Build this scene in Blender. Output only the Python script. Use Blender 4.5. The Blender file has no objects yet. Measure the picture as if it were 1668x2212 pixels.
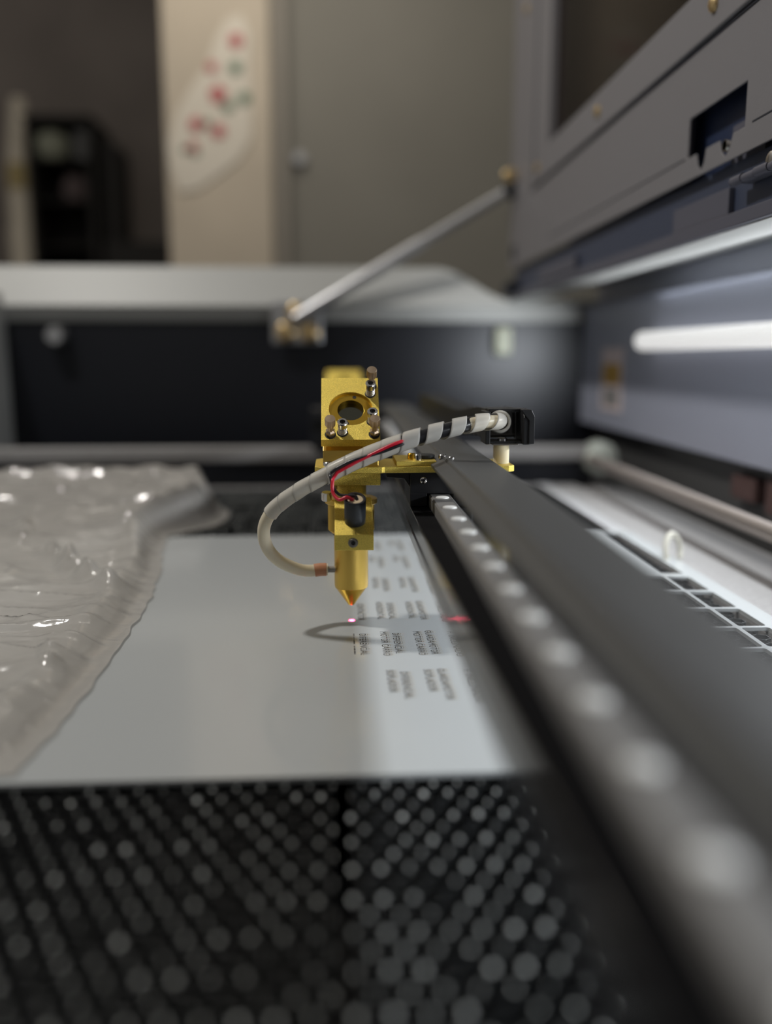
import bpy, bmesh, math, random
from mathutils import Vector, Matrix, noise
from mathutils.geometry import tessellate_polygon

# ------------------------------------------------------------------ scene, camera, world, lights
sc = bpy.context.scene
col = sc.collection
R = math.radians
H = 1150.0                       # height of the camera above the floor, mm


def W(x, y, z):                  # mm, z counted from eye height -> metres in the world
    return Vector((x * .001, y * .001, (z + H) * .001))


sc.view_settings.view_transform = 'Standard'
sc.view_settings.look = 'None'
sc.view_settings.gamma = 1
sc.view_settings.use_curve_mapping = False
sc.view_settings.exposure = 0.0

cam_d = bpy.data.cameras.new('camera')
cam = bpy.data.objects.new('camera', cam_d)
col.objects.link(cam)
sc.camera = cam
cam.location = W(0, 0, 0)
PITCH, YAW = math.atan(336 / 1900), R(3.145)
cam.rotation_euler = (R(90) - PITCH, 0, -YAW)
cam_d.sensor_fit = 'AUTO'
cam_d.sensor_width = 36
cam_d.lens = 36 * 1900 / 2212
cam_d.clip_start = .01
cam_d.clip_end = 50
cam_d.dof.use_dof = True
cam_d.dof.focus_distance = .603
cam_d.dof.aperture_fstop = 1.9
cam_d.dof.aperture_blades = 0

world = bpy.data.worlds.new('world')
sc.world = world
world.use_nodes = True
bg = world.node_tree.nodes['Background']
bg.inputs[0].default_value = (1.0, .96, .90, 1)
bg.inputs[1].default_value = .20


def area(name, loc, target, sx, sy, power, colour, shape='RECTANGLE'):
    d = bpy.data.lights.new(name, 'AREA')
    d.shape = shape
    d.size, d.size_y = sx, sy
    d.energy = power
    d.color = colour
    o = bpy.data.objects.new(name, d)
    col.objects.link(o)
    o.location = loc
    o.rotation_euler = (Vector(target) - Vector(loc)).to_track_quat('-Z', 'Y').to_euler()
    return o


# ceiling lamp above the front left of the machine, ceiling lamp over the room beyond
area('ceiling_lamp_light', W(-800, 880, 1350), W(10, 620, -150), .13, .13, 15.5, (1.0, .97, .92), 'DISK')
area('room_lamp_light', W(-300, 2300, 1500), W(-300, 3000, 300), 1.2, .5, 9.0, (1.0, .93, .82))


# ------------------------------------------------------------------ materials
def mat(name, base, rough=.5, metal=0.0, spec=.5, bump=None, coat=0, alpha=None, emit=None, trans=0,
        var=None, sss=0, aniso=None):
    m = bpy.data.materials.new(name)
    m.use_nodes = True
    nt = m.node_tree
    b = nt.nodes['Principled BSDF']
    b.inputs['Base Color'].default_value = (*base, 1)
    b.inputs['Roughness'].default_value = rough
    b.inputs['Metallic'].default_value = metal
    b.inputs['Specular IOR Level'].default_value = spec
    b.inputs['Coat Weight'].default_value = coat
    b.inputs['Coat Roughness'].default_value = .07
    b.inputs['Transmission Weight'].default_value = trans
    if sss:
        b.inputs['Subsurface Weight'].default_value = sss
        b.inputs['Subsurface Radius'].default_value = (1, .8, .6)
        b.inputs['Subsurface Scale'].default_value = .003
    if alpha is not None:
        b.inputs['Alpha'].default_value = alpha
    if emit:
        b.inputs['Emission Color'].default_value = (*emit[0], 1)
        b.inputs['Emission Strength'].default_value = emit[1]
    tc = None
    if bump or var:
        tc = nt.nodes.new('ShaderNodeTexCoord')
        mp = nt.nodes.new('ShaderNodeMapping')
        nt.links.new(tc.outputs['Object'], mp.inputs['Vector'])
        if aniso:
            mp.inputs['Scale'].default_value = aniso
    if var:
        n = nt.nodes.new('ShaderNodeTexNoise')
        n.inputs['Scale'].default_value = var[0]
        n.inputs['Detail'].default_value = 3
        nt.links.new(mp.outputs[0], n.inputs['Vector'])
        r = nt.nodes.new('ShaderNodeValToRGB')
        r.color_ramp.elements[0].position = .35
        r.color_ramp.elements[1].position = .68
        r.color_ramp.elements[0].color = (*[c * var[1] for c in base], 1)
        r.color_ramp.elements[1].color = (*[min(1, c * var[2]) for c in base], 1)
        nt.links.new(n.outputs['Fac'], r.inputs[0])
        nt.links.new(r.outputs[0], b.inputs['Base Color'])
    if bump:
        n = nt.nodes.new('ShaderNodeTexNoise')
        n.inputs['Scale'].default_value = bump[0]
        n.inputs['Detail'].default_value = 2
        nt.links.new(mp.outputs[0], n.inputs['Vector'])
        bn = nt.nodes.new('ShaderNodeBump')
        bn.inputs['Strength'].default_value = bump[1]
        bn.inputs['Distance'].default_value = bump[2]
        nt.links.new(n.outputs['Fac'], bn.inputs['Height'])
        nt.links.new(bn.outputs[0], b.inputs['Normal'])
    return m


M = {}
M['gold'] = mat('gold_anodised', (.76, .56, .125), .44, 1.0, bump=(2600, 1.0, .0003), var=(2800, .65, 1.4))
M['gold_smooth'] = mat('gold_turned', (.74, .50, .12), .36, 1.0, bump=(3000, .4, .00008))
M['gold_ring'] = mat('gold_polished', (.72, .45, .06), .26, 1.0)
M['brass'] = mat('brass_dull', (.50, .38, .27), .38, 1.0, bump=(2500, .3, .0001))
M['chrome'] = mat('chrome', (.66, .64, .62), .16, 1.0)
M['steel'] = mat('steel', (.42, .39, .36), .30, 1.0, bump=(600, .2, .0002))
M['hole'] = mat('dark_socket', (.01, .008, .008), .6)
M['satin'] = mat('satin_steel', (.85, .85, .83), .5, .2)
M['mirror'] = mat('mirror_glass', (.14, .14, .11), .15, 1.0, bump=(900, .1, .0001))
M['black'] = mat('black_plastic', (.012, .012, .013), .42, bump=(900, .25, .0002))
M['black_metal'] = mat('black_anodised', (.012, .012, .014), .33, 0, .5, bump=(1500, .2, .0001))
M['beam'] = mat('black_beam', (.020, .020, .021), .14, 0, 1.0)
M['matte'] = mat('matte_black', (.004, .004, .005), .8, 0, .1)
M['pointer'] = mat('pointer_black', (.012, .014, .017), .34)
M['potting'] = mat('beige_potting', (.62, .50, .33), .35, bump=(500, .4, .0006))
M['rail'] = mat('rail_steel', (.26, .25, .24), .42, .3, bump=(300, .2, .0002))
M['cover'] = mat('cover_grey', (.062, .063, .063), .42, 0, .5, bump=(400, .25, .0003))
M['nylon'] = mat('nylon_cream', (.80, .70, .48), .45, sss=.4)
M['hose'] = mat('hose_tan', (.68, .61, .46), .32, sss=.3)
M['sleeve'] = mat('sleeve_copper', (.46, .21, .11), .4, sss=.2)  # hose end with the laser's red glow put into its colour
M['red'] = mat('wire_red', (.62, .012, .035), .35)
M['blackwire'] = mat('wire_black', (.015, .015, .018), .30)
M['sheet'] = mat('acrylic_white', (.475, .495, .50), .25, 0, .5, coat=.35)
M['ink'] = mat('engraving_dark', (.05, .045, .04), .6)
M['soot'] = mat('engraving_soot', (.26, .24, .20), .7)  # painted shadow beside the engraved letters
M['soot_faint'] = mat('engraving_soot_faint', (.37, .36, .33), .6)  # outer, fainter part of the painted letter shadow
M['alu'] = mat('aluminium', (.64, .66, .65), .5, .15)  # nub colour, bright to stand in for metal glints
M['foil_edge'] = mat('foil_edge', (.30, .31, .32), .35, .8)  # same foil, top edges coloured brighter as if lit
M['alu_dark'] = mat('aluminium_foil', (.030, .033, .035), .4, .5)  # foil walls, shade inside the cells put into the colour
M['frame'] = mat('table_frame_grey', (.29, .28, .275), .45, 0, bump=(500, .3, .0004), var=(300, .88, 1.08))
M['frame_white'] = mat('table_rim_white', (.38, .38, .385), .4)
M['pan'] = mat('pan_dark', (.010, .012, .014), .5)
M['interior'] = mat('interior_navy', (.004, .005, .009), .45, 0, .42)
M['wallblue'] = mat('interior_bluegrey', (.38, .40, .49), .42, 0, .5)
M['body'] = mat('body_lightgrey', (.44, .44, .42), .45)
M['bodydark'] = mat('body_shade', (.08, .08, .08), .45)
M['lid'] = mat('lid_grey', (.178, .171, .180), .5, 0, .4, bump=(700, .35, .0003))
M['lid_dark'] = mat('lid_navy', (.020, .030, .068), .45, 0, .4)
M['channel'] = mat('channel_blue', (.040, .050, .085), .5)
M['lid_mid'] = mat('lid_slate', (.085, .085, .11), .5)
M['seam'] = mat('gasket_dark', (.008, .010, .018), .6)
M['tubebody'] = mat('lamp_tube', (.8, .8, .8), .4, emit=((1.0, .99, .97), .62))
M['brass_screw'] = mat('brass_screw', (.75, .55, .28), .28, 1.0)
M['strut'] = mat('strut_grey', (.46, .46, .47), .3, .6)
M['pulley'] = mat('pulley_pale', (.55, .58, .52), .4)
M['shaft'] = mat('shaft_steel', (.36, .31, .28), .42, .7)
M['cream'] = mat('wall_cream', (.49, .425, .34), .8, var=(3, .93, 1.05))
M['door'] = mat('door_grey', (.185, .175, .15), .7, var=(2, .92, 1.06))
M['doorframe'] = mat('door_frame_grey', (.24, .22, .19), .7)
M['wall'] = mat('wall_brown', (.21, .18, .16), .85, var=(2, .85, 1.12))
M['floor'] = mat('floor_dark', (.10, .09, .085), .7, var=(4, .8, 1.1))
M['decal'] = mat('decal_white', (.60, .55, .47), .6)
M['rose'] = mat('flower_red', (.42, .08, .09), .6)
M['leaf'] = mat('leaf_green', (.09, .17, .11), .6)
M['label_white'] = mat('label_pinkwhite', (.80, .68, .68), .5)
M['label_yellow'] = mat('label_ochre', (.60, .36, .06), .5)
M['roll'] = mat('cream_cloth', (.66, .59, .48), .8)
M['yellowp'] = mat('yellow_paper', (.40, .31, .13), .7)
M['greenish'] = mat('pale_green_plastic', (.30, .31, .24), .6)
M['greybox'] = mat('grey_cardboard', (.10, .10, .10), .7)
M['blackwood'] = mat('black_wood', (.012, .010, .008), .7)
M['mauve'] = mat('mauve_cloth', (.10, .075, .075), .8)
M['white_plastic'] = mat('white_plastic', (.62, .60, .52), .4)
M['copper_brown'] = mat('copper_brown', (.10, .055, .05), .5)


def glassy(name, trans_col, fac_gloss, diff_col=None, fac_diff=0, rough=.1, bump=None):
    m = bpy.data.materials.new(name)
    m.use_nodes = True
    nt = m.node_tree
    nt.nodes.clear()
    out = nt.nodes.new('ShaderNodeOutputMaterial')
    t = nt.nodes.new('ShaderNodeBsdfTransparent')
    t.inputs[0].default_value = (*trans_col, 1)
    g = nt.nodes.new('ShaderNodeBsdfGlossy')
    g.inputs['Roughness'].default_value = rough
    last = t
    if diff_col:
        d = nt.nodes.new('ShaderNodeBsdfDiffuse')
        d.inputs[0].default_value = (*diff_col, 1)
        tl = nt.nodes.new('ShaderNodeBsdfTranslucent')
        tl.inputs[0].default_value = (*diff_col, 1)
        md = nt.nodes.new('ShaderNodeMixShader')
        md.inputs[0].default_value = .4
        nt.links.new(d.outputs[0], md.inputs[1])
        nt.links.new(tl.outputs[0], md.inputs[2])
        mx = nt.nodes.new('ShaderNodeMixShader')
        mx.inputs[0].default_value = fac_diff
        nt.links.new(t.outputs[0], mx.inputs[1])
        nt.links.new(md.outputs[0], mx.inputs[2])
        last = mx
    lw = nt.nodes.new('ShaderNodeLayerWeight')
    lw.inputs[0].default_value = fac_gloss
    m2 = nt.nodes.new('ShaderNodeMixShader')
    nt.links.new(lw.outputs['Fresnel'], m2.inputs[0])
    nt.links.new(last.outputs[0], m2.inputs[1])
    nt.links.new(g.outputs[0], m2.inputs[2])
    nt.links.new(m2.outputs[0], out.inputs[0])
    if bump:
        tc = nt.nodes.new('ShaderNodeTexCoord')
        n = nt.nodes.new('ShaderNodeTexNoise')
        n.inputs['Scale'].default_value = bump[0]
        n.inputs['Detail'].default_value = 3
        n.inputs['Distortion'].default_value = 1.2
        nt.links.new(tc.outputs['Object'], n.inputs['Vector'])
        bn = nt.nodes.new('ShaderNodeBump')
        bn.inputs['Strength'].default_value = bump[1]
        bn.inputs['Distance'].default_value = bump[2]
        nt.links.new(n.outputs['Fac'], bn.inputs['Height'])
        nt.links.new(bn.outputs[0], g.inputs['Normal'])
        nt.links.new(bn.outputs[0], lw.inputs['Normal'])
    return m


M['film'] = glassy('clear_film', (.90, .88, .86), .26, (.80, .76, .71), .62, .12, (40, .25, .003))
M['pane'] = glassy('tinted_pane', (.44, .37, .34), .10, (.05, .04, .035), .2, .1)
M['wrap'] = glassy('spiral_wrap', (.95, .93, .88), .14, (.93, .91, .86), .66, .22)


# ------------------------------------------------------------------ mesh helpers
ORG = {}


class MB:
    """collects shapes (mm, eye-height frame) and links them as one mesh object"""

    def __init__(s, xf=None):
        s.v, s.f, s.mi = [], [], []
        s.xf = xf
        s.m = 0

    def add(s, vs, fs):
        n = len(s.v)
        for p in vs:
            p = Vector(p)
            s.v.append(s.xf @ p if s.xf else p)
        for f in fs:
            s.f.append([i + n for i in f])
            s.mi.append(s.m)
        return s

    def box(s, x0, x1, y0, y1, z0, z1):
        vs = [(x, y, z) for x in (x0, x1) for y in (y0, y1) for z in (z0, z1)]
        return s.add(vs, [(0, 1, 3, 2), (4, 6, 7, 5), (0, 4, 5, 1), (2, 3, 7, 6), (0, 2, 6, 4), (1, 5, 7, 3)])

    def lathe(s, prof, o, axis=(0, 0, 1), n=32, knurl=0, kd=0):
        """prof: list of (distance along the axis, radius)"""
        a = Vector(axis).normalized()
        t = Vector((1, 0, 0)) if abs(a.x) < .9 else Vector((0, 1, 0))
        u = a.cross(t).normalized()
        w = a.cross(u)
        o = Vector(o)
        vs, fs = [], []
        for d, r in prof:
            for k in range(n):
                an = 2 * math.pi * k / n
                rr = r - (kd if (knurl and k % 2 and r > knurl) else 0)
                vs.append(o + a * d + (u * math.cos(an) + w * math.sin(an)) * rr)
        for i in range(len(prof) - 1):
            for k in range(n):
                k2 = (k + 1) % n
                fs.append((i * n + k, i * n + k2, (i + 1) * n + k2, (i + 1) * n + k))
        if prof[0][1] > 1e-6:
            fs.append(tuple(range(n))[::-1])
        if prof[-1][1] > 1e-6:
            b = (len(prof) - 1) * n
            fs.append(tuple(b + k for k in range(n)))
        return s.add(vs, fs)

    def cyl(s, p0, p1, r0, r1=None, n=24):
        p0, p1 = Vector(p0), Vector(p1)
        r1 = r0 if r1 is None else r1
        return s.lathe([(0, r0), ((p1 - p0).length, r1)], p0, p1 - p0, n)

    def tube(s, pts, r, n=10, cap=True):
        pts = [Vector(p) for p in pts]
        rr = r if isinstance(r, (list, tuple)) else [r] * len(pts)
        fr = frames(pts)
        vs, fs = [], []
        for i, p in enumerate(pts):
            u, w = fr[i]
            for k in range(n):
                an = 2 * math.pi * k / n
                vs.append(p + (u * math.cos(an) + w * math.sin(an)) * rr[i])
        for i in range(len(pts) - 1):
            for k in range(n):
                k2 = (k + 1) % n
                fs.append((i * n + k, i * n + k2, (i + 1) * n + k2, (i + 1) * n + k))
        if cap:
            fs.append(tuple(range(n))[::-1])
            fs.append(tuple((len(pts) - 1) * n + k for k in range(n)))
        return s.add(vs, fs)

    def prism(s, poly, ax, a0, a1, holes=()):
        """polygon in the plane normal to axis ax (0,1,2), extruded from a0 to a1"""
        def P(p, a):
            q = list(p)
            q.insert(ax, a)
            return tuple(q)
        loops = [list(poly)] + [list(h) for h in holes]
        tri = tessellate_polygon([[Vector((p[0], p[1], 0)) for p in lp] for lp in loops])
        flat = [p for lp in loops for p in lp]
        n = len(flat)
        vs = [P(p, a0) for p in flat] + [P(p, a1) for p in flat]
        fs = [tuple(t) for t in tri] + [tuple(i + n for i in t[::-1]) for t in tri]
        b = 0
        for lp in loops:
            m = len(lp)
            for i in range(m):
                j = (i + 1) % m
                fs.append((b + i, b + j, n + b + j, n + b + i))
            b += m
        return s.add(vs, fs)

    def build(s, name, m, parent=None, org=None, smooth=None, bevel=0, seg=2):
        """org: own origin in mm; by default the parent's world origin"""
        base = ORG[parent.name] if parent else Vector((0, 0, 0))
        o_w = W(*org) if org is not None else base
        me = bpy.data.meshes.new(name)
        me.from_pydata([W(*p) - o_w for p in s.v], [], s.f)
        me.update()
        bm = bmesh.new()
        bm.from_mesh(me)
        bmesh.ops.recalc_face_normals(bm, faces=bm.faces)
        bm.to_mesh(me)
        bm.free()
        for k in (m if isinstance(m, (list, tuple)) else [m]):
            me.materials.append(M[k])
        if isinstance(m, (list, tuple)):
            me.polygons.foreach_set('material_index', s.mi)
        if smooth is not None:
            me.polygons.foreach_set('use_smooth', [True] * len(me.polygons))
            try:
                me.set_sharp_from_angle(angle=R(smooth))
            except Exception:
                pass
        ob = bpy.data.objects.new(name, me)
        col.objects.link(ob)
        ob.location = o_w - base
        if parent:
            ob.parent = parent
        ORG[ob.name] = o_w
        if bevel:
            bv = ob.modifiers.new('bevel', 'BEVEL')
            bv.width = bevel * .001
            bv.segments = seg
            bv.limit_method = 'ANGLE'
            bv.angle_limit = R(50)
        return ob


def frames(pts):
    out = []
    u = None
    for i, p in enumerate(pts):
        a = pts[max(0, i - 1)]
        b = pts[min(len(pts) - 1, i + 1)]
        t = (b - a).normalized()
        if u is None:
            q = Vector((0, 0, 1)) if abs(t.z) < .9 else Vector((1, 0, 0))
            u = (q - t * q.dot(t)).normalized()
        else:
            u = (u - t * u.dot(t)).normalized()
        out.append((u.copy(), t.cross(u)))
    return out


def spline(ctrl, n=8):
    """Catmull-Rom through the control points"""
    c = [Vector(p) for p in ctrl]
    c = [c[0] * 2 - c[1]] + c + [c[-1] * 2 - c[-2]]
    out = []
    for i in range(1, len(c) - 2):
        for k in range(n):
            t = k / n
            a, b, d, e = c[i - 1], c[i], c[i + 1], c[i + 2]
            out.append(.5 * ((2 * b) + (d - a) * t + (2 * a - 5 * b + 4 * d - e) * t * t + (3 * b - a - 3 * d + e) * t ** 3))
    out.append(c[-2])
    return out


def thing(name, label, cat, loc, group=None):
    o = bpy.data.objects.new(name, None)
    col.objects.link(o)
    o.location = W(*loc)
    o.empty_display_size = .02
    ORG[o.name] = W(*loc)
    return tag(o, label, cat, group)


def tag(o, label, cat, group=None):
    o['label'], o['category'] = label, cat
    if group:
        o['group'] = group
    return o


def struct(o):
    o['kind'] = 'structure'
    return o


def note(o, label):
    o['label'] = label
    return o


def copy_part(src, parent, org):
    c = src.copy()
    col.objects.link(c)
    c.parent = parent
    c.location = W(*org) - ORG[parent.name]
    ORG[c.name] = W(*org)
    for ch in src.children:
        d = ch.copy()
        col.objects.link(d)
        d.parent = c
        ORG[d.name] = ORG[c.name] + (ORG[ch.name] - ORG[src.name])
    return c


def circ(cx, cy, r, n=32, a0=0, a1=360, rev=False):
    p = [(cx + r * math.cos(R(a0 + (a1 - a0) * k / n)), cy + r * math.sin(R(a0 + (a1 - a0) * k / n)))
         for k in range(n if a1 - a0 == 360 else n + 1)]
    return p[::-1] if rev else p


def rrect(x0, x1, y0, y1, r=2, n=4):
    p = []
    for cx, cy, a in ((x1 - r, y0 + r, -90), (x1 - r, y1 - r, 0), (x0 + r, y1 - r, 90), (x0 + r, y0 + r, 180)):
        for k in range(n + 1):
            t = R(a + 90 * k / n)
            p.append((cx + r * math.cos(t), cy + r * math.sin(t)))
    return p


# ------------------------------------------------------------------ the room
FL = -H
struct(MB().box(-3200, 2200, -1500, 4700, FL - 50, FL).build('floor', 'floor'))
struct(MB().box(-3200, 2200, 4600, 4700, FL, 2600).build('wall_back', 'wall'))
struct(MB().box(-539, -204, 3000, 3300, FL, 2600).build('wall_pillar', 'cream', bevel=6))
d = struct(MB().box(-155, 1500, 3080, 3130, FL, 2600).build('door_1', 'door', bevel=4))
MB().box(-204, -155, 3040, 3130, FL, 2600).build('door_frame', 'doorframe', d)
MB().box(-160, -148, 3072, 3080, FL, 2600).build('door_trim', 'doorframe', d)
MB().lathe([(0, 24), (10, 24), (14, 18), (30, 16)], (-118, 3080, 640), (0, -1, 0), 24).build('door_lock', 'strut', d, smooth=40)

# floral decal stuck on the pillar
dec = thing('floral_wall_decal', 'white wall decal with red flowers and green leaves on the cream pillar', 'wall decal', (-400, 2996, 800))
outline = [(-525, 585), (-532, 660), (-500, 760), (-450, 840), (-400, 900), (-370, 980), (-330, 1040), (-285, 1050),
           (-262, 990), (-268, 900), (-262, 780), (-270, 680), (-310, 620), (-380, 570), (-440, 530), (-500, 520)]
MB().prism(outline, 1, 2994, 2999).build('paper', 'decal', dec)


def blossom(cx, cz, r, name, m):
    b = MB()
    for k in range(5):
        a = 2 * math.pi * k / 5 + cx
        b.lathe([(0, r * .55), (2, r * .5), (4, r * .3)], (cx + math.cos(a) * r * .55, 2994, cz + math.sin(a) * r * .55), (0, -1, 0), 10)
    b.lathe([(0, r * .4), (5, r * .35), (7, r * .1)], (cx, 2993, cz), (0, -1, 0), 10)
    b.build(name, m, dec)


for x, z, r in ((-307, 974, 22), (-385, 895, 17), (-368, 815, 26), (-440, 725, 22), (-370, 705, 22), (-452, 655, 17)):
    blossom(x, z, r, 'flower', 'rose')
for x, z, r in ((-310, 895, 20), (-286, 805, 20), (-338, 780, 18), (-405, 728, 13), (-478, 650, 11), (-445, 640, 12)):
    blossom(x, z, r, 'leaf_spray', 'leaf')

# things by the far wall, seen through the opening on the left
cr = thing('cloth_roll', 'tall cream wrapped roll standing upright by the dark back wall', 'roll', (-1450, 4400, FL))
MB().lathe([(0, 60), (1730, 78), (1765, 70), (2020, 70), (2330, 30)], (-1468, 4440, FL), (0, 0, 1), 20).build('roll_body', 'roll', cr, smooth=40)
MB().box(-1510, -1435, 4364, 4372, -380 + 1150, 880).build('yellow_label', 'yellowp', cr)
sh = thing('display_shelf', 'black open shelf cabinet behind the machine, far left', 'shelf', (-1230, 4400, FL))
b = MB()
b.box(-1385, -1365, 4250, 4580, FL, 1060).box(-1115, -1090, 4250, 4580, FL, 1060).box(-1395, -1090, 4250, 4580, 1040, 1065)
b.box(-1395, -1090, 4560, 4580, FL, 1060)
for z in (500, 700, 880):
    b.box(-1370, -1115, 4260, 4560, z - 8, z)
b.build('shelf_frame', 'blackwood', sh)
g = MB().lathe([(0, 45), (30, 75), (90, 80), (120, 50), (125, 0)], (-1290, 4330, 881), (0, 0, 1), 20).build('round_container', 'greenish', smooth=40)
tag(g, 'round pale green container on the upper board of the black shelf', 'container')
g = MB().box(-1190, -1120, 4300, 4400, 881, 1010).build('grey_box', 'greybox', bevel=4)
tag(g, 'grey upright box beside the round container on the black shelf', 'box')
g = MB().lathe([(0, 50), (60, 66), (110, 40), (115, 0)], (-1195, 4330, 701), (0, 0, 1), 18).build('cloth_bundle', 'mauve', smooth=40)
tag(g, 'dull mauve cloth bundle on the lower board of the black shelf', 'cloth')
g = MB().box(-1060, -1000, 4300, 4560, FL, 960).box(-1060, -700, 4250, 4560, FL, 520).build('dark_cabinet', 'blackwood', bevel=5)
tag(g, 'low dark cabinet with a tall side between black shelf and pillar', 'cabinet')

# ------------------------------------------------------------------ the laser cutter cabinet
mc = thing('laser_cutter', 'large grey laser cutting machine with its lid open and dark interior', 'laser cutter', (0, 700, FL))
MB().box(-583, 520, -262, 1640, FL, -330).build('cabinet_base', 'bodydark', mc)
MB().box(-583, 480, -262, 1622, -330, -230).build('bed_pan', 'pan', mc)
MB().box(-583, 480, -300, -262, FL, 150).build('near_end_panel', 'interior', mc)
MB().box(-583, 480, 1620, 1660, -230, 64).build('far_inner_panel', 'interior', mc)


def zt(x):
    t = min(1, max(0, (x - 185) / 130))
    return 157 - 58 * (t * t * (3 - 2 * t))


xs = [-640, -400, -100, 150] + [185 + 130 * k / 16 for k in range(17)] + [400, 495]
b = MB()
for i in range(len(xs) - 1):
    a, c = xs[i], xs[i + 1]
    za, zc = zt(a), zt(c)
    vs = []
    for x, z in ((a, za), (c, zc)):
        yb = 1600 + (z - 88) * .55
        vs += [(x, 1600, 88), (x, yb, z), (x, 1668, z + 4), (x, 1668, 70)]
    b.add(vs, [(0, 1, 5, 4), (1, 2, 6, 5), (2, 3, 7, 6), (3, 0, 4, 7)])
    if i == 0:
        b.add(vs[:4], [(0, 1, 2, 3)])
    if i == len(xs) - 2:
        b.add(vs[4:], [(3, 2, 1, 0)])
b.build('side_rim', 'body', mc, smooth=35)
MB().prism([(1604, 87), (1660, 87), (1660, 62), (1616, 62)], 0, -583, 440).build('rim_lip', 'body', mc)
MB().box(-620, -583, -300, 1620, FL, 110).build('front_panel', 'body', mc)
# right wall with folded top lip, recess below and dark channel above
MB().prism([(450, -118), (450, 80), (446, 86), (452, 89), (456, 84), (456, -112), (480, -112), (480, -118)], 1, -250, 1620).build('right_inner_panel', 'wallblue', mc, bevel=1)
MB().box(480, 520, -250, 1640, -330, 130).build('back_panel', 'bodydark', mc)
MB().prism([(318, 100), (361, 100), (361, 126), (480, 126), (480, 130), (357, 130), (357, 104), (318, 104)], 1, -250, 1620).build('top_ledge', 'body', mc)
MB().box(476, 480, -250, 1620, 92, 126).build('channel_back', 'wallblue', mc)
for x, y, z, sx, sz in ((465, 900, -150, 12, 20), (465, 820, -160, 12, 24), (465, 985, -150, 12, 14)):
    MB().box(x, 480, y - 35, y + 25, z - sz, z + sz).build('terminal_block', 'copper_brown', mc, bevel=3)
# guide rail across the far end, on its dark carrier
MB().box(-583, 395, 1335, 1365, -158, -136).build('guide_rail', 'frame', mc, bevel=3)
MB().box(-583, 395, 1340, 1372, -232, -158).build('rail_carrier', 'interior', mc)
# drive shaft and pulley
MB().cyl((386, 60, -155), (386, 1345, -155), 8.5, n=32).build('drive_shaft', 'shaft', mc, smooth=40)
MB().lathe([(0, 17), (4, 25), (10, 25), (11, 18), (28, 18), (29, 25), (35, 25), (38, 12)], (402, 1310, -153), (0, 1, 0), 32).build('pulley', 'pulley', mc, smooth=30)
MB().box(392, 412, 1345, 1368, -232, -140).build('bearing_block', 'frame', mc, bevel=3)
# round bumper and pale catch under the far rim
MB().lathe([(0, 13), (4, 18), (26, 18), (30, 14)], (-490, 1618, 36), (0, -1, 0), 24).build('rubber_bumper', 'bodydark', mc, smooth=40)
MB().lathe([(0, 8), (2, 14)], (-490, 1586, 36), (0, -1, 0), 24).build('bumper_cap', 'strut', mc, smooth=40)
MB().box(286, 317, 1602, 1620, 2, 52).build('lid_catch', 'greenish', mc, bevel=6)
# ---- lid, standing open
slot = [(801, 171.5), (801, 204), (691, 204), (691, 171.5), (711, 171.5), (715, 163), (723, 156.5), (731, 162), (735, 171.5),
        (762, 171.5), (765, 161), (771, 155.5), (778, 161), (782, 171.5)]
lid = MB().prism([(-300, 152), (1613, 152), (1613, 257), (-300, 257)], 0, 310, 312, [slot]).build('lid', 'lid', mc, bevel=.8)
MB().prism([(-300, 259), (1408, 259), (1408, 900), (1324, 900), (1324, 302), (-300, 302)], 0, 306, 322).build('lid_window_frame', 'lid', lid, bevel=1.5)
MB().box(310, 330, 1440, 1613, 257, 900).build('lid_end_rail', 'lid', lid, bevel=1.5)
MB().box(312, 330, 1408, 1440, 262, 900).build('lid_gasket', 'seam', lid)
MB().box(309, 318, -300, 1440, 256, 260).build('lid_seam', 'seam', lid)
MB().box(316, 319, -300, 1326, 300, 900).build('lid_window', 'pane', lid)
MB().box(322, 420, -300, 1613, 146, 150).box(418, 421, -300, 1613, 150, 900).build('lid_skin', 'lid_dark', lid)
MB().box(326, 330, 660, 830, 152, 215).build('slot_backing', 'lid_dark', lid)
MB().box(322, 326, 680, 738, 150, 183).build('slot_bracket', 'lid_mid', lid)
MB().box(319, 324, -300, 1600, 108, 152).build('hinge_channel', 'channel', lid)
MB().box(298, 324, 1560, 1612, 104, 130).build('hinge_end_block', 'seam', lid, bevel=3)
MB().box(309.7, 310.2, 806, 1320, 171.2, 172.4).box(309.7, 310.2, -300, 678, 171.2, 172.4).build('lid_fold_line', 'seam', lid)
MB().box(314, 319, 720, 838, 112, 133).build('hinge_flange', 'lid_mid', lid, bevel=.6)
MB().box(313, 321, -300, 1590, 101, 112).build('lower_flange', 'lid_mid', lid, bevel=.8)
MB().box(313, 318, 1180, 1390, 114, 132).build('far_flange', 'lid_mid', lid, bevel=.6)
hb = MB()
for k, (y0, y1) in enumerate(((682, 700), (662, 681), (640, 661), (618, 639), (596, 617))):
    hb.cyl((308, y0, 133 - .4 * (k % 2)), (308, y1, 133 - .4 * (k % 2)), 3.7 if k % 2 == 0 else 3.2, n=20)
hb.box(310, 318, 603, 690, 130, 136)
hb.build('hinge', 'lid_mid', lid, smooth=40)
MB().lathe([(0, 6), (2, 6), (3.5, 3.5)], (309, 640, 137), (-1, 0, 0), 20).build('hinge_screw', 'steel', lid, smooth=40)
sb = MB()
for k in range(7):
    sb.cyl((309 + k * 1.6, 723, 165 - k * .2), (309.9 + k * 1.6, 723, 165 - k * .2), 4.6, 4.0, 20)
sb.cyl((309, 723, 165), (324, 723, 165), 3.8, n=20)
sb.build('lid_adjusting_bolt', 'chrome', lid, smooth=40)
MB().box(308, 309.5, 1565, 1590, 168, 190).build('latch_slot', 'seam', lid)
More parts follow.
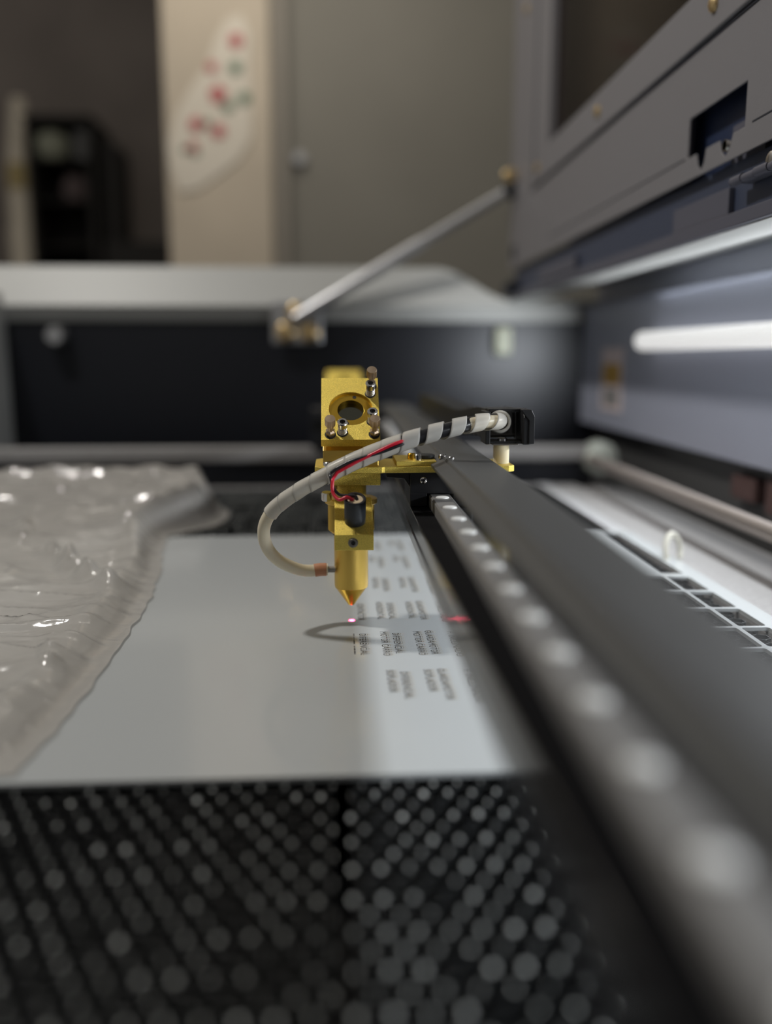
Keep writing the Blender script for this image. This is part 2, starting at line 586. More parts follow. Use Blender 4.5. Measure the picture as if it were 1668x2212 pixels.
scr = MB().lathe([(0, 6.5), (2.5, 6.3), (4.5, 3.5), (4.6, 0)], (306, 751.4, 279), (-1, 0, 0), 20).build('lid_screw', 'brass_screw', lid, (306, 751.4, 279), smooth=40)
for p in ((306, 1072, 280), (306, 1385, 281), (310, 1511, 547), (306, 430, 279), (306, 1385, 640)):
    copy_part(scr, lid, p)

# gas strut from the lid down to the far rim
gs = thing('gas_strut', 'slender grey gas strut holding the open lid, above the far rim', 'gas strut', (-72, 1585, 70))
p0, p1 = Vector((-72, 1585, 66)), Vector((300, 1585, 283))
dv = (p1 - p0)
MB().cyl(p0, p0 + dv * .60, 11, n=24).build('cylinder', 'strut', gs, smooth=40)
MB().cyl(p0 + dv * .60, p1, 8.5, n=20).build('rod', 'strut', gs, smooth=40)
MB().lathe([(0, 8), (4, 15), (14, 17), (24, 14), (28, 7)], p1 - dv.normalized() * 8, dv, 20).build('ball_joint', 'black', gs, smooth=40)
MB().lathe([(0, 12), (8, 12), (11, 7)], (300, 1580, 306), (0, -1, 0), 18).build('joint_screw', 'brass_screw', gs, smooth=40)
MB().box(-114, -26, 1594, 1600, 22, 96).build('mounting_bracket', 'strut', gs, bevel=3)
bb = MB().lathe([(0, 17), (5, 17), (9, 9)], (-90, 1594, 42), (0, -1, 0), 20).build('bracket_bolt', 'brass_screw', gs, (-90, 1594, 42), smooth=40)
copy_part(bb, gs, (-48, 1594, 42))
copy_part(bb, gs, (-70, 1588, 76))

# LED tube on the right wall
lt = thing('led_tube_lamp', 'glowing white tube lamp along the right inner wall of the machine', 'lamp', (436, 500, 21))
MB().lathe([(0, 8), (1.5, 11.5), (5, 13), (1490, 13)], (434, 1254, 21.5), (0, -1, 0), 32).build('tube', 'tubebody', lt, smooth=40)
MB().box(444, 450, -230, 1250, 16, 27).build('lamp_clip', 'white_plastic', lt)
def strip(name, x, z, nx, nz, power, spread):
    """flat light strip of the tube, facing away from the wall it hangs on"""
    o = area(name, W(x, 500, z), W(x + nx * 100, 500, z + nz * 100), .02, 1.45, power, (.90, .95, 1.0))
    ax = Vector((nx, 0, nz)).normalized()
    yv = Vector((0, 1, 0))
    xv = yv.cross(-ax)
    o.rotation_euler = Matrix((xv, yv, -ax)).transposed().to_euler()
    o.data.spread = R(spread)
    return o


strip('tube_light_front', 420, 14, -.80, -.60, 3.4, 128)
strip('tube_light_up', 424, 36, -.45, .89, 1.0, 130)
l3 = area('tube_light_end', W(424, 1258, 16), W(250, 1620, -20), .03, .03, .26, (.90, .95, 1.0), 'DISK')  # unseen light added at the tube end for a glow on the far panel
l3.data.spread = R(64)

# warning sticker on the right wall
ws = thing('warning_sticker', 'pale upright warning sticker with an ochre middle on the right inner wall', 'sticker', (449, 1435, -40))
MB().box(448.8, 449.8, 1380, 1490, -88, 14).build('paper', 'label_white', ws)
MB().box(448.2, 448.8, 1392, 1478, -45, -12).build('ochre_field', 'label_yellow', ws)
MB().box(448.2, 448.8, 1395, 1475, -80, -52).build('text_field', 'frame', ws)

# ------------------------------------------------------------------ honeycomb table
ht = thing('honeycomb_table', 'aluminium honeycomb cutting table with white frame under the acrylic sheet', 'cutting table', (0, 750, -230))
MB().box(305, 366, 150, 1330, -230, -194).build('side_frame', 'frame', ht, bevel=1.5)
MB().box(305, 323, 150, 1330, -194, -192.6).build('side_rim', 'frame_white', ht)
MB().box(371, 440, 150, 1330, -230, -198).build('outer_rail', 'frame', ht, bevel=2)
MB().box(-470, 305, 1316, 1330, -230, -194).build('far_frame', 'frame', ht, bevel=1.5)
MB().box(-470, -440, 150, 1316, -230, -194).build('front_frame', 'frame', ht, bevel=1.5)
a_, w_ = 6.4, 5.5
rng = random.Random(3)


def honey(x0, x1, y0, y1, name):
    b = MB()
    n = int((x1 - x0) / w_)
    per = int((y1 - y0) / (3 * a_))
    zt_, zb_ = -194.0, -212.0
    V, F, MI = [], [], []
    for i in range(n):
        xa = x0 + i * w_
        # shared (double) walls lie alternately on both sides of each ribbon
        pts = []
        for k in range(per):
            y = y0 + k * 3 * a_
            if i % 2 == 0:
                q = [(xa, y), (xa, y + a_), (xa + w_, y + 1.5 * a_), (xa + w_, y + 2.5 * a_)]
            else:
                q = [(xa + w_, y), (xa + w_, y + a_), (xa, y + 1.5 * a_), (xa, y + 2.5 * a_)]
            pts += q
        for k in range(len(pts) - 1):
            (ax, ay), (bx, by) = pts[k], pts[k + 1]
            t = .16
            dx, dy = bx - ax, by - ay
            L = math.hypot(dx, dy)
            nx, ny = -dy / L * t, dx / L * t
            m = len(V)
            V += [(ax + nx, ay + ny, zt_), (ax - nx, ay - ny, zt_), (bx - nx, by - ny, zt_), (bx + nx, by + ny, zt_),
                  (ax + nx, ay + ny, zb_), (ax - nx, ay - ny, zb_), (bx - nx, by - ny, zb_), (bx + nx, by + ny, zb_)]
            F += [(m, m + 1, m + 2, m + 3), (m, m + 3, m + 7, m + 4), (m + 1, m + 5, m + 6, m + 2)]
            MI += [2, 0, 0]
        # small bright nubs added as painted glints where two ribbons meet
        for k in range(per):
            if i % 2:
                continue
            for x, y in ((xa, y0 + (k * 3 + .5) * a_), (xa + w_, y0 + (k * 3 + 2) * a_)):
                if rng.random() < .14 or x > 225:
                    continue
                z, h = zt_, .3 + rng.random() * .9
                q_ = rng.uniform(.6, 1.05) if x == xa else rng.uniform(.35, .8)
                s_, l_ = 1.05 * q_, 1.6 * q_
                m = len(V)
                V += [(x - s_, y - l_, z), (x + s_, y - l_, z), (x + s_, y + l_, z), (x - s_, y + l_, z),
                      (x - s_ * .5, y - l_ * .5, z + h), (x + s_ * .5, y - l_ * .5, z + h),
                      (x + s_ * .5, y + l_ * .5, z + h), (x - s_ * .5, y + l_ * .5, z + h)]
                F += [(m + 4, m + 5, m + 6, m + 7), (m, m + 1, m + 5, m + 4), (m + 1, m + 2, m + 6, m + 5),
                      (m + 2, m + 3, m + 7, m + 6), (m + 3, m, m + 4, m + 7)]
                MI += [1] * 5
    b.v = [Vector(p) for p in V]
    b.f, b.mi = F, MI
    me_o = bpy.data.meshes.new(name)
    base = ORG[ht.name]
    me_o.from_pydata([W(*p) - base for p in V], [], F)
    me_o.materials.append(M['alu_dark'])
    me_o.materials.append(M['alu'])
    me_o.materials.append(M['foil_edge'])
    me_o.polygons.foreach_set('material_index', MI)
    o = bpy.data.objects.new(name, me_o)
    col.objects.link(o)
    o.parent = ht
    ORG[o.name] = base
    return o


honey(-438, 0, 152, 1314, 'honeycomb_core')
honey(4, 304, 152, 1314, 'honeycomb_core')

# ------------------------------------------------------------------ white acrylic sheet with windows and engraving
sheet = thing('acrylic_sheet', 'white acrylic sheet with engraved lettering lying on the honeycomb table', 'acrylic sheet', (0, 650, -192.5))
holes = [rrect(285, 305.5, y0, y1, 2.5) for y0, y1 in ((452, 496), (499, 543), (546, 587), (590.5, 634), (638, 682.5), (688, 732), (744, 926))]
holes += [rrect(262, 281.5, y0, y1, 2.5) for y0, y1 in ((452, 496), (499, 543), (546, 587), (590.5, 634), (638, 682.5), (688, 732))]
MB().prism([(-425, 378), (321, 378), (321, 934), (-425, 934)], 2, -192.5, -190, holes).build('panel', 'sheet', sheet)


def text(s_, x, y, size, name, m, dz=.05, dx=0, xs=1.0):
    cu = bpy.data.curves.new(name, 'FONT')
    cu.body = s_
    cu.size = size * .001
    cu.resolution_u = 3
    tmp = bpy.data.objects.new('tmp', cu)
    col.objects.link(tmp)
    dg = bpy.context.evaluated_depsgraph_get()
    me = bpy.data.meshes.new_from_object(tmp.evaluated_get(dg))
    bpy.data.objects.remove(tmp)
    bpy.data.curves.remove(cu)
    me.name = name
    me.materials.clear()
    me.materials.append(M[m])
    for v in me.vertices:          # reading direction runs towards the camera, letter tops face right
        v.co = Vector((v.co.y * 1.0, -v.co.x * xs, 0))
    me.flip_normals() if me.polygons and me.polygons[0].normal.z < 0 else None
    o = bpy.data.objects.new(name, me)
    col.objects.link(o)
    o.parent = sheet
    o.location = W(x + dx, y, -190 + dz) - ORG[sheet.name]
    return o


def fit(s_, x, y, length, name='engraved_text'):
    sz = 6.6
    o = text(s_, x, y, sz, name, 'ink', .06)
    ys = [v.co.y for v in o.data.vertices]
    k = length * .001 / (max(ys) - min(ys))
    for v in o.data.vertices:
        v.co.y *= k
    for k, (dx, mn) in enumerate(((.0015, 'soot'), (.0030, 'soot_faint'))):  # two offset copies of the lettering, painted as its shadow
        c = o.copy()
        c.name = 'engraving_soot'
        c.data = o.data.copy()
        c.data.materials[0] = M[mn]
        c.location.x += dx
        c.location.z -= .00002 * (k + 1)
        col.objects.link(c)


rows = {592: ('MOTOR CARRO', 'DIFERENCIAL', 'MOTOR CARRO', 'GUARDAMOTOR', 50),
        515: ('SOPLADOR', 'DIFERENCIAL', 'SOPLADOR', 'GUARDAMOTOR', 50),
        668: ('HORIZONTAL', 'DIFERENCIAL', 'HORIZONTAL', 'GUARDAMOTOR', 50),
        745: ('VERTICAL', 'DIFERENCIAL', 'VERTICAL', 'GUARDAMOTOR', 50),
        828: ('MOTOR', 'DIFERENCIAL', 'MOTOR', 'GUARDAMOTOR', 50),
        900: ('CARRO', 'DIFERENCIAL', 'CARRO', 'GUARDAMOTOR', 50)}
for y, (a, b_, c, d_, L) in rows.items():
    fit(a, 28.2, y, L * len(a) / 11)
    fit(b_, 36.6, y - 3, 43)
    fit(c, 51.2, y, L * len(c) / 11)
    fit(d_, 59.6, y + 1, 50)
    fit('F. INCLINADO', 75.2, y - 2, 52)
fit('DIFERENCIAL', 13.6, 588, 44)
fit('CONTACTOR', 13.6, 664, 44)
b = MB()
rng = random.Random(5)
y = 588
while y > 545:
    ln = rng.choice((.5, .8, 1.6, 3.2))
    b.box(9.3, 10.3, y - ln, y, -190, -189.93)
    y -= ln + rng.choice((.7, 1.1, 2.0))
b.build('engraving_dashes', 'ink', sheet)

# red aiming spot: the beam of the pointer on the laser head
AX = Vector((0, math.sin(R(28)), -math.cos(R(28))))
FOC = Vector((9, 620, -190))
sp = bpy.data.lights.new('pointer_beam', 'SPOT')
sp.spot_size = R(4.2)
sp.spot_blend = .9
sp.energy = 30.0
sp.color = (1.0, .02, .09)
sp.shadow_soft_size = .0006
spo = bpy.data.objects.new('pointer_beam', sp)
col.objects.link(spo)
spo.location = W(*(FOC - AX * 66))
spo.rotation_euler = AX.to_track_quat('-Z', 'Y').to_euler()

# ------------------------------------------------------------------ plastic film
EDGE = [(378, -150), (420, -147), (470, -144), (560, -145), (670, -148), (778, -159), (850, -172), (925, -182),
        (950, -165), (985, -138), (1030, -130), (1075, -134), (1130, -155), (1170, -200), (1200, -270)]


def edge(y):
    for (a, xa), (c, xc) in zip(EDGE, EDGE[1:]):
        if a <= y <= c:
            return xa + (xc - xa) * (y - a) / (c - a)
    return EDGE[-1][1]


def sm(a, b_, t):
    t = min(1, max(0, (t - a) / (b_ - a)))
    return t * t * (3 - 2 * t)


def ridge(q):
    return 1 - abs(noise.noise(q)) * 2.2


NU, NV = 230, 360
CREASE = [(-268, 806, -172, 676, 20, 13), (-262, 800, -215, 745, 12, 8), (-330, 640, -190, 600, 6, 9), (-185, 600, -300, 560, 5, 7),
          (-190, 560, -160, 480, 5, 8), (-240, 545, -190, 440, 5, 9), (-205, 900, -175, 760, 8, 10), (-330, 930, -300, 830, 8, 12)]
V, F = [], []
for j in range(NV + 1):
    y = 384 + (1198 - 384) * j / NV
    xr = edge(y) + 2.5 * noise.noise(Vector((y * .05, 0, 0)))
    for i in range(NU + 1):
        u = i / NU
        x = -560 + (xr + 560) * u
        e = sm(0, 38, (xr - x)) * sm(0, 50, y - 384 + 8) * sm(0, 60, 1198 - y + 10)
        wx = noise.noise(Vector((x * .01, y * .01, 3))) * 30
        # long shallow folds fanning out, sharp creases only here and there
        r1 = ridge(Vector(((x + wx) * .006, y * .010, 0)))
        r2 = ridge(Vector(((x + wx) * .010 + y * .012, y * .020 - x * .004, 5)))
        r3 = ridge(Vector(((x - wx) * .022, y * .045 + x * .012, 9)))
        amp = .35 + .65 * sm(-.1, .35, noise.noise(Vector((x * .008, y * .006, 12))))
        mound = 4 + 48 * sm(790, 1060, y) * sm(-118, -158, x) * (1 - .55 * sm(1100, 1200, y))
        hgt = mound * (.6 + .4 * r1) + 5 * max(r2, 0) ** 2 + 2.6 * amp * max(r3, 0) ** 3 + 6 * math.exp(-((xr - x - 26) / 13) ** 2)
        for (ax, ay, bx, by, hh, ww) in CREASE:
            dx, dy = bx - ax, by - ay
            t = max(0, min(1, ((x - ax) * dx + (y - ay) * dy) / (dx * dx + dy * dy)))
            dd = math.hypot(x - ax - dx * t, y - ay - dy * t)
            hgt += hh * max(0, 1 - dd / ww) * (.7 + .3 * math.sin(t * 23)) * math.sin(math.pi * min(1, .12 + t * .8))
        z = -188.9 + e * max(0, hgt) + .6
        V.append((x, y, z))
for j in range(NV):
    for i in range(NU):
        a = j * (NU + 1) + i
        F.append((a, a + 1, a + NU + 2, a + NU + 1))
b = MB()
b.v, b.f, b.mi = [Vector(p) for p in V], F, [0] * len(F)
film = thing('plastic_film', 'crumpled clear plastic film spread over the left side of the white sheet', 'plastic film', (-300, 700, -190))
b.build('film', 'film', film, smooth=60)

# small pale cable loop on the table frame, right
pts = spline([(312, 800, -192.6), (311, 803, -182), (314, 808, -172), (320, 812, -168), (326, 812, -174), (328, 810, -184), (326, 806, -190.4)], 8)
o = MB().tube(pts, 2.6, 10).build('cable_loop', 'white_plastic', smooth=60)
tag(o, 'small white cable loop standing on the right table frame near the shaft', 'cable')

# ------------------------------------------------------------------ gantry
ga = thing('gantry', 'long black gantry beam with grey cover running towards the camera', 'gantry', (75, 700, -134))
MB().prism([(50, -125.5), (50, -104), (128, -104), (128, -134), (62, -134), (62, -125.5)], 1, -60, 1330).build('beam', 'beam', ga, bevel=.5)
MB().box(49.5, 50.2, -60, 1330, -117, -116).build('beam_groove', 'seam', ga)
MB().box(51, 63.5, -60, 1330, -104.2, -103.7).build('beam_top', 'matte', ga)
MB().prism([(63.5, -104), (63.5, -96), (64.5, -95), (77.5, -95), (78.5, -96), (78.5, -104)], 1, -60, 1330).build('linear_rail', 'rail', ga)
rs = MB().lathe([(0, 4.6), (.5, 4.5), (.9, 3.6), (1.0, 0)], (71, 590, -95), (0, 0, 1), 20).build('rail_screw', 'satin', ga, (71, 590, -95), smooth=50)
for k in range(1, 13):
    copy_part(rs, ga, (71, 590 - 40 * k, -95))
for k in range(3, 19):
    copy_part(rs, ga, (71, 590 + 40 * k, -95))
MB().prism([(64, -73), (73, -69.5), (75, -69.2), (106, -70.5), (106, -73), (75, -71.4), (64, -75)], 1, -60, 1340).build('cover', 'cover', ga, bevel=.3)
MB().prism([(72.5, -69.4), (73.5, -68.2), (76, -68.2), (77.5, -69.4)], 1, -60, 1340).build('cover_rib', 'cover', ga)
for y in (40, 360, 1000, 1280):
    MB().box(98, 103, y, y + 14, -104, -72.4).build('cover_post', 'black_metal', ga)
MB().box(-40, 140, 1322, 1375, -134, -76).build('end_bracket', 'black_metal', ga, bevel=2)
MB().box(-40, 40, 1300, 1322, -96, -76).build('mirror_shelf', 'black_metal', ga, bevel=2)

# second mirror mount at the far end of the gantry
mm = thing('mirror_mount', 'small gold mirror mount at the far end of the gantry, behind the head', 'mirror mount', (10, 1335, -76))
MB().prism([(1318, -76), (1366, -76), (1366, -22), (1318, -60)], 0, -14, 34).build('mount_block', 'gold', mm, bevel=1)
xf = Matrix.Translation((-16, 1312, -62)) @ Matrix.Rotation(R(45), 4, 'X')
MB(xf).prism([(0, 0), (52, 0), (52, 58), (0, 58)], 2, -7, 0, [circ(26, 30, 15, 32, rev=True)]).build('mirror_plate', 'gold', mm, bevel=.8)
MB(xf).lathe([(0, 14.9), (1, 14.9)], (26, 30, -6), (0, 0, 1), 32).build('mirror', 'mirror', mm)

# ------------------------------------------------------------------ laser head
he = thing('laser_carriage', 'gold laser head with tilted mirror plate and pointed nozzle above the sheet', 'laser head', (9, 620, -74.5))
MB().prism([(-16, 603), (-12, 597), (30, 597), (32, 598.5), (118, 598.5), (122.5, 603), (122.5, 636), (118, 640), (-12, 652), (-16, 646)],
           2, -78.8, -74.5).build('mounting_plate', 'gold', he, bevel=.35)
MB().box(40, 68, 600, 640, -74.5, -71).build('raised_plate', 'gold', he, bevel=.4)
MB().prism([(604, -74.5), (648, -74.5), (648, -28), (606, -64)], 0, -10.3, 28).build('mirror_block', 'gold_smooth', he, bevel=.4)
PX = Matrix.Translation((-11.3, 600, -56)) @ Matrix.Rotation(R(45), 4, 'X')
PL = 57.5
MB(PX).prism([(0, 0), (40.4, 0), (40.4, PL), (0, PL)], 2, -7, 0, [circ(20.6, 28.5, 15.4, 64, rev=True)]).build('mirror_plate', 'gold', he, bevel=.35)
MB(PX).prism(circ(20.6, 28.5, 15.35, 64), 2, -6.8, -1.9, [circ(20.6, 28.5, 9.3, 48, rev=True)]).build('retaining_ring', 'gold_ring', he, bevel=.3)
MB(PX).lathe([(0, 9.3), (1, 9.3)], (20.6, 28.5, -6.6), (0, 0, 1), 48).build('mirror', 'mirror', he)
MB(PX).lathe([(0, 1.4), (.15, 1.4)], (23.4, 40.6, -1.9), (0, 0, 1), 16).lathe([(0, 1.4), (.15, 1.4)], (17.8, 16.3, -1.9), (0, 0, 1), 16).build('spanner_holes', 'hole', he)


def thumb(u, v, name='thumb_screw'):
    b = MB(PX)
    b.lathe([(0, 2.0), (10.2, 2.0), (10.4, 3.4), (10.8, 3.6), (16.4, 3.6), (16.9, 3.3), (17, 0)], (u, v, 0), (0, 0, 1), 48, knurl=3.5, kd=.35)
    s1 = b.build(name, 'brass', he, smooth=30)
    MB(PX).lathe([(0, 3.4), (.15, 3.9)], (u, v, 0), (0, 0, 1), 24).build('screw_recess', 'hole', s1)
    MB(PX).lathe([(.2, 2.9), (4.0, 3.5), (4.3, 3.2), (5.2, 2.1)], (u, v, 0), (0, 0, 1), 6).build('lock_nut', 'brass', s1)


for u, v in ((35.6, 49.5), (6.3, 4.6), (36.4, 4.6)):
    thumb(u, v)


def spring_screw(u, v):
    b = MB(PX)
    b.lathe([(3.6, 2.5), (6.8, 2.6), (7.2, 3.5), (11.0, 3.6), (11.5, 3.1), (11.5, 1.9), (9.2, 1.8), (9.2, 0)], (u, v, 0), (0, 0, 1), 32)
    s1 = b.build('socket_screw', 'chrome', he, smooth=35)
    pts = [(u + 2.75 * math.cos(t * .35), v + 2.75 * math.sin(t * .35), -.2 + t * .35 / 6.283 * 1.3) for t in range(0, 84)]
    MB(PX).tube(pts, .5, 8).build('spring', 'chrome', s1, smooth=60)
    MB(PX).lathe([(0, 3.4), (.15, 3.9)], (u, v, 0), (0, 0, 1), 24).lathe([(0, 1.85), (.1, 1.85)], (u, v, 9.25), (0, 0, 1), 6).build('screw_recess', 'hole', s1)


for u, v in ((34.6, 42.0), (14.6, 6.4), (35.2, 16.0)):
    spring_screw(u, v)

# clamp, collar, barrel and nozzle
MB().box(-3.2, 29.4, 603, 640, -88, -78.8).build('tube_clamp', 'gold', he, bevel=.5)
MB().box(-5.5, -.5, 606, 613, -91, -84).build('clamp_tab', 'gold_smooth', he, bevel=.3)
CX = 8.9
MB().cyl((CX, 620, -88), (CX, 620, -101), 11, n=40).build('upper_tube', 'gold', he, smooth=40)
MB().lathe([(0, 17.8), (.6, 18.6), (3.4, 18.6), (4, 17.8)], (CX + .2, 620, -103), (0, 0, 1), 60).build('collar_flange', 'gold_smooth', he, smooth=40)
MB().lathe([(0, 13.5), (2.6, 16.5), (21.5, 16.5)], (CX + .2, 620, -124.5), (0, 0, 1), 160, knurl=16, kd=.45).build('focus_ring', 'gold_smooth', he)
MB().cyl((CX, 620, -125.3), (CX, 620, -124.3), 13.4, n=40).build('seal_ring', 'black', he)
MB().lathe([(0, 9.0), (.0, 11.9), (1.6, 12.2), (39.5, 12.2)], (CX, 620, -164.3), (0, 0, 1), 64).build('barrel', 'gold_smooth', he, smooth=40)
MB().lathe([(0, 1.0), (.0, 2.2), (.4, 2.5), (13.4, 11.6), (13.6, 10)], (CX - .2, 620, -177.8), (0, 0, 1), 64).build('nozzle', 'gold_ring', he, smooth=40)
MB().lathe([(0, 3.1), (.5, 3.6), (5.5, 3.6), (6, 3.1)], (-8.2, 606, -98.6), (0, -.2, 1), 24).build('focus_thumb_screw', 'chrome', he, smooth=40)
MB().cyl((-2.5, 618, -151), (-9.5, 618, -151), 2.3, n=20).build('air_nipple', 'rail', he, smooth=40)

# pointer clamp: block with a top face square to the pointer axis
AXU = -AX                                            # up along the pointer
Pc = FOC + AXU * 93.0
TY, TZ = math.cos(R(28)), math.sin(R(28))
f0 = (Pc.y - 14.5 * TY, Pc.z - 14.5 * TZ)
f1 = (Pc.y + 26 * TY, Pc.z + 26 * TZ)
MB().prism([(f0[0], f0[1]), (f1[0], f1[1]), (610, f1[1] - 4), (610, f0[1] - 10.5), (f0[0], f0[1] - 10.5)], 0, -2.6, 22.9).build('pointer_clamp', 'gold', he, bevel=.35)
ss = MB().lathe([(-.6, 3.3), (.1, 3.3), (.1, 2.9), (.7, 2.6), (.7, 1.5), (.0, 1.4), (.0, 0)], (9.4, f0[0], f0[1] - 5.4), (0, -1, 0), 24).build('set_screw', 'steel', he, smooth=40)
MB().lathe([(0, 1.4), (.1, 1.4)], (9.4, f0[0] - .05, f0[1] - 5.4), (0, -1, 0), 6).build('hex_socket', 'hole', ss)
Pp = Vector((11.0, Pc.y, Pc.z))
pb = MB().lathe([(-14, 7.0), (18.2, 7.2), (18.9, 6.8), (18.9, 5.5), (17.0, 5.3), (17.0, 0)], Pp, AXU, 48).build('pointer_body', 'pointer', he, smooth=35)
MB().lathe([(16.9, 5.35), (17.9, 5.2), (18.1, 3.0), (17.5, 1.2), (17.6, 0)], Pp, AXU, 32).build('potting', 'potting', pb, smooth=60)

# plate fasteners
def cap(x, y, z, r, h, m='chrome', name='plate_screw'):
    s1 = MB().lathe([(0, r), (h - .5, r), (h, r - .5), (h, r * .5), (h - 1, r * .5), (h - 1, 0)], (x, y, z), (0, 0, 1), 24).build(name, m, he, smooth=35)
    MB().lathe([(0, r * .5), (.1, r * .5)], (x, y, z + h - .95), (0, 0, 1), 6).build('hex_socket', 'hole', s1)


cap(-6.2, 601.0, -74.5, 4.0, 3.4)
cap(55.5, 606, -71, 2.7, 4.2)
cap(51.5, 613, -71, 2.7, 4.2, 'gold_ring')
cap(72.5, 606, -69.6, 2.7, 2.6)
cap(78, 600, -70, 2.4, 2.2)
MB().lathe([(0, 6.5), (2.5, 6.5), (3, 5.5)], (62, 618, -71), (0, 0, 1), 28).build('belt_clamp', 'black', he, smooth=30)
MB().lathe([(0, 5.6), (13, 5.6)], (115.6, 616, -74.5), (0, 0, 1), 32).build('spacer', 'nylon', he, smooth=40)
# black carriage on the rail
cg = MB().box(50, 94, 604, 652, -94.4, -78.8).box(50, 61.8, 604, 652, -103.4, -94).box(80.5, 94, 604, 652, -103.4, -94).build('carriage_block', 'black_metal', he, bevel=.5)
MB().lathe([(-.2, 2.5), (.8, 2.4), (1.2, 1.8), (1.2, 0)], (59.3, 604, -84.8), (0, -1, 0), 24).build('carriage_screw', 'chrome', cg, smooth=40)
MB().lathe([(0, 1.2), (.12, 1.2)], (59.3, 602.8, -84.8), (0, -1, 0), 4).build('cross_recess', 'hole', cg)
MB().prism([(34, -78.8), (50, -78.8), (50, -90), (46, -84), (34, -83)], 1, 607, 640).build('belt_guard', 'black_metal', he, bevel=.4)

# ------------------------------------------------------------------ cable chain
cc = thing('cable_chain', 'black plastic cable chain ending on the white spacer, right of the head', 'cable chain', (118, 616, -60))
e = MB()
e.prism([(608, -61), (608, -42), (613, -36.5), (634, -36.5), (634, -61)], 0, 129.5, 134.8)
e.prism([(612, -61), (612, -38), (634, -38), (634, -61)], 0, 103.5, 107)
e.box(107, 130, 614, 634, -61, -58.8).box(107, 130, 620, 634, -39, -36.5)
e.prism([(127, -36.5), (134.8, -36.5), (137, -41), (137, -60.5), (133, -60.5), (133, -44)], 1, 606.5, 610)
e.build('end_bracket', 'black', cc, bevel=.6)
s1 = MB().lathe([(0, 3.6), (1.6, 3.6), (2.6, 2.2), (2.6, 0)], (116.4, 617, -58.8), (0, 0, 1), 24).build('bracket_screw', 'chrome', cc, smooth=40)
MB().box(108.5, 126.5, 609.5, 619, -61.4, -60.4).build('washer_plate', 'steel', cc, bevel=.2)
LK = MB()
for x0 in (106.5, 129):
    LK.prism([(-2, -11), (-3, 0), (-2, 11), (20, 10.5), (24, 4), (24, -4), (20, -10.5)], 0, x0, x0 + 2.6)
LK.box(108, 130, 3, 15, 8.4, 10.4).box(108, 130, 3, 15, -10.4, -8.4)
lk = None
y, z = 634.0, -48.0
for k in range(22):
    zz = -48 - 9.5 * sm(634, 800, y) + .0
    if lk is None:
        b = MB()
        b.v = [p + Vector((0, y, zz)) for p in LK.v]
        b.f, b.mi = LK.f, LK.mi
        lk = b.build('chain_link', 'black', cc, (118, y, zz), bevel=.4)
    else:
        c = copy_part(lk, cc, (118, y, zz))
    y += 23

# ------------------------------------------------------------------ air hose with spiral wrap and pointer wires
ho = thing('air_hose', 'tan air hose in white spiral wrap curving from nozzle to cable chain', 'hose', (-15, 616, -151))
ctrl = [(-8, 618, -151), (-14, 617.8, -151.1), (-20.5, 617, -151.6), (-29.5, 613, -149.3), (-42.6, 606, -140.8), (-50.2, 601, -129.2),
        (-51, 598, -115), (-43, 595, -101.8), (-25.6, 590, -88.6), (-9.7, 587, -79.6), (6.3, 586, -71.2), (22, 585.5, -64.4), (37.5, 585.5, -58.4),
        (53, 587, -53.5), (69.3, 590, -49.5), (84, 594, -46.4), (98, 599, -44.4), (108, 605, -44.2), (113.5, 613, -45), (115.5, 625, -46)]
path = spline(ctrl, 12)
MB().tube(path, 4.35, 20).build('hose', 'hose', ho, smooth=60)
MB().tube(path[2:20], 4.75, 20).build('sleeve', 'sleeve', ho, smooth=60)
i0 = 12 * 6 + 8
seg = path[i0:]
fr = frames(path)[i0:]
ln = [0]
for a, c in zip(seg, seg[1:]):
    ln.append(ln[-1] + (c - a).length)


def at(s_):
    s_ = min(max(s_, 0), ln[-1] - 1e-4)
    for i in range(len(ln) - 1):
        if ln[i] <= s_ <= ln[i + 1]:
            t = (s_ - ln[i]) / (ln[i + 1] - ln[i])
            p = seg[i].lerp(seg[i + 1], t)
            return p, fr[i][0].lerp(fr[i + 1][0], t).normalized(), fr[i][1].lerp(fr[i + 1][1], t).normalized()


# wires lie on the camera side of the hose
def wire_pts(ang, r, s0, s1, n, ang2=None, lift=0):
    out = []
    for k in range(n + 1):
        s_ = s0 + (s1 - s0) * k / n
        p, u, w = at(s_)
        # direction to the camera side: -Y made square to the path
        t = u.cross(w)
        q = Vector((0, -1, 0))
        q = (q - t * q.dot(t)).normalized()
        up = Vector((0, 0, 1))
        up = (up - t * up.dot(t) - q * up.dot(q)).normalized()
        m = sm(s0 + 6, s0 + 40, s_)
        a = ang + ((ang2 if ang2 is not None else ang) - ang) * m + .03 * math.sin(s_ * .2)
        out.append(p + (q * math.cos(a) + up * math.sin(a)) * (r + lift * (1 - sm(s0 + 42, s0 + 50, s_)) - 2.6 * sm(s0 + 46, s0 + 54, s_)))
    return out


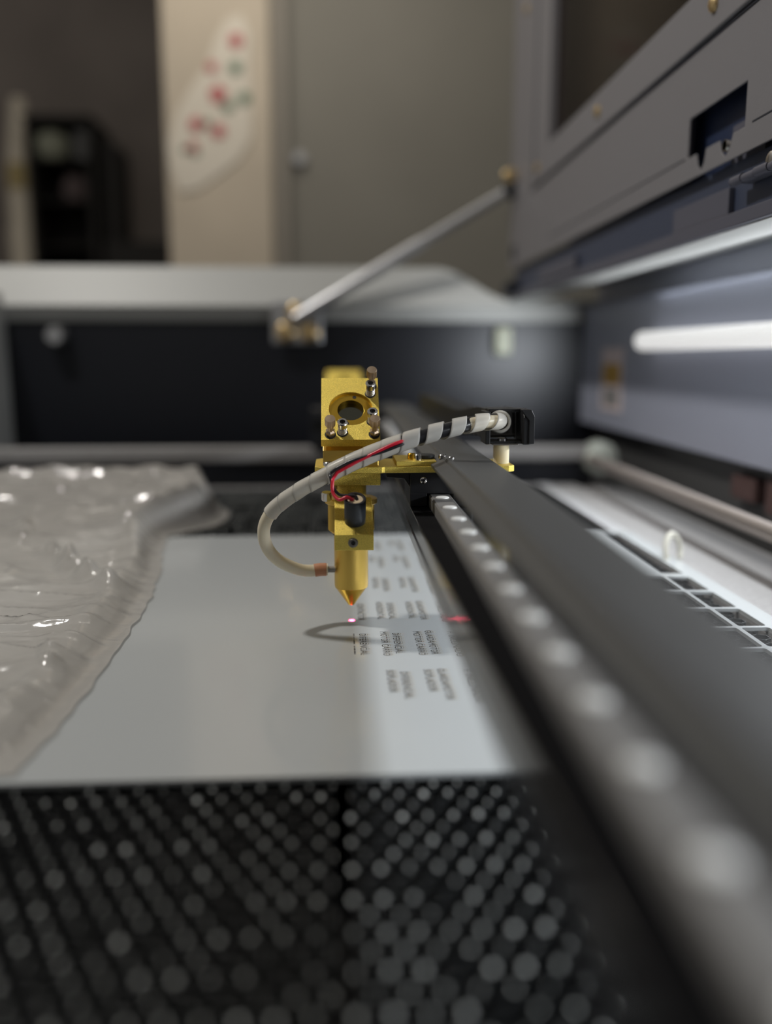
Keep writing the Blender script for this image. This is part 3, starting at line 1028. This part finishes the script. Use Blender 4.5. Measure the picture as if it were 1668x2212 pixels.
L_ = ln[-1]
s_w = 57
red = wire_pts(-.12, 5.2, s_w, L_ - 2, 110, .20, 1.15)
blk = wire_pts(.26, 5.2, s_w, L_ - 2, 110, -.14, 1.15)
blk2 = wire_pts(-.1, .4, s_w + 46, L_ - 1, 60)
q0 = Pp + AXU * 17.5
red_in = spline([q0 + Vector((-1.5, -1, 0)), q0 + Vector((-5.5, -2.5, 2.2)), q0 + Vector((-10.5, -1.5, .5)), q0 + Vector((-14.5, 3, 4.5)),
                 q0 + Vector((-14.6, 6, 12)), red[0] + Vector((-2.8, -.8, -4.0)), red[0]], 8)
blk_in = spline([q0 + Vector((1.5, 0, -.5)), q0 + Vector((0, 1, 2.4)), q0 + Vector((-5, 2, 2.6)), q0 + Vector((-10.5, 3.5, 3.2)), q0 + Vector((-14.5, 6, 8)),
                 q0 + Vector((-16, 8, 14)), blk[0] + Vector((-3.6, 0, -3.2)), blk[0]], 8)
MB().tube(red_in + red[1:], 1.15, 10).build('red_wire', 'red', ho, smooth=60)
MB().tube(blk_in + blk[1:], 1.05, 10).build('black_wire', 'blackwire', ho, smooth=60)
MB().tube(blk2, 4.7, 20).build('black_cable', 'blackwire', ho, smooth=60)

for k in range(3):
    p, u, w = at(L_ - 9 + k * 2.3)
    ring = [p + (u * math.cos(t * .2618) + w * math.sin(t * .2618)) * (6.9 + k * .3) for t in range(25)]
    MB().tube(ring, 1.0, 8, cap=False).build('wrap_end_coil', 'wrap', ho, smooth=60)

# spiral wrap: a helical band, closed at first, opening towards the chain
V, F = [], []
s_ = 0.0
th = 0.0
rows_ = 0
ds = .22
band = 9
while s_ < L_ - 1:
    gap = sm(100, 118, s_)
    pitch = 13 + 4 * gap
    width = pitch * (1.06 - .42 * gap)
    for k in range(band + 1):
        q = k / band
        p, u, w = at(s_ + (q - .5) * width)
        rad = 5.2 + .75 * sm(40, 60, s_) + .32 * (1 - q)
        V.append(p + (u * math.cos(th) + w * math.sin(th)) * rad)
    if rows_:
        for k in range(band):
            a = (rows_ - 1) * (band + 1) + k
            F.append((a, a + 1, a + band + 2, a + band + 1))
    rows_ += 1
    th -= 2 * math.pi * ds / pitch
    s_ += ds
b = MB()
b.v, b.f, b.mi = V, F, [0] * len(F)
wr = b.build('spiral_wrap', 'wrap', ho, smooth=60)
so = wr.modifiers.new('solid', 'SOLIDIFY')
so.thickness = .0004
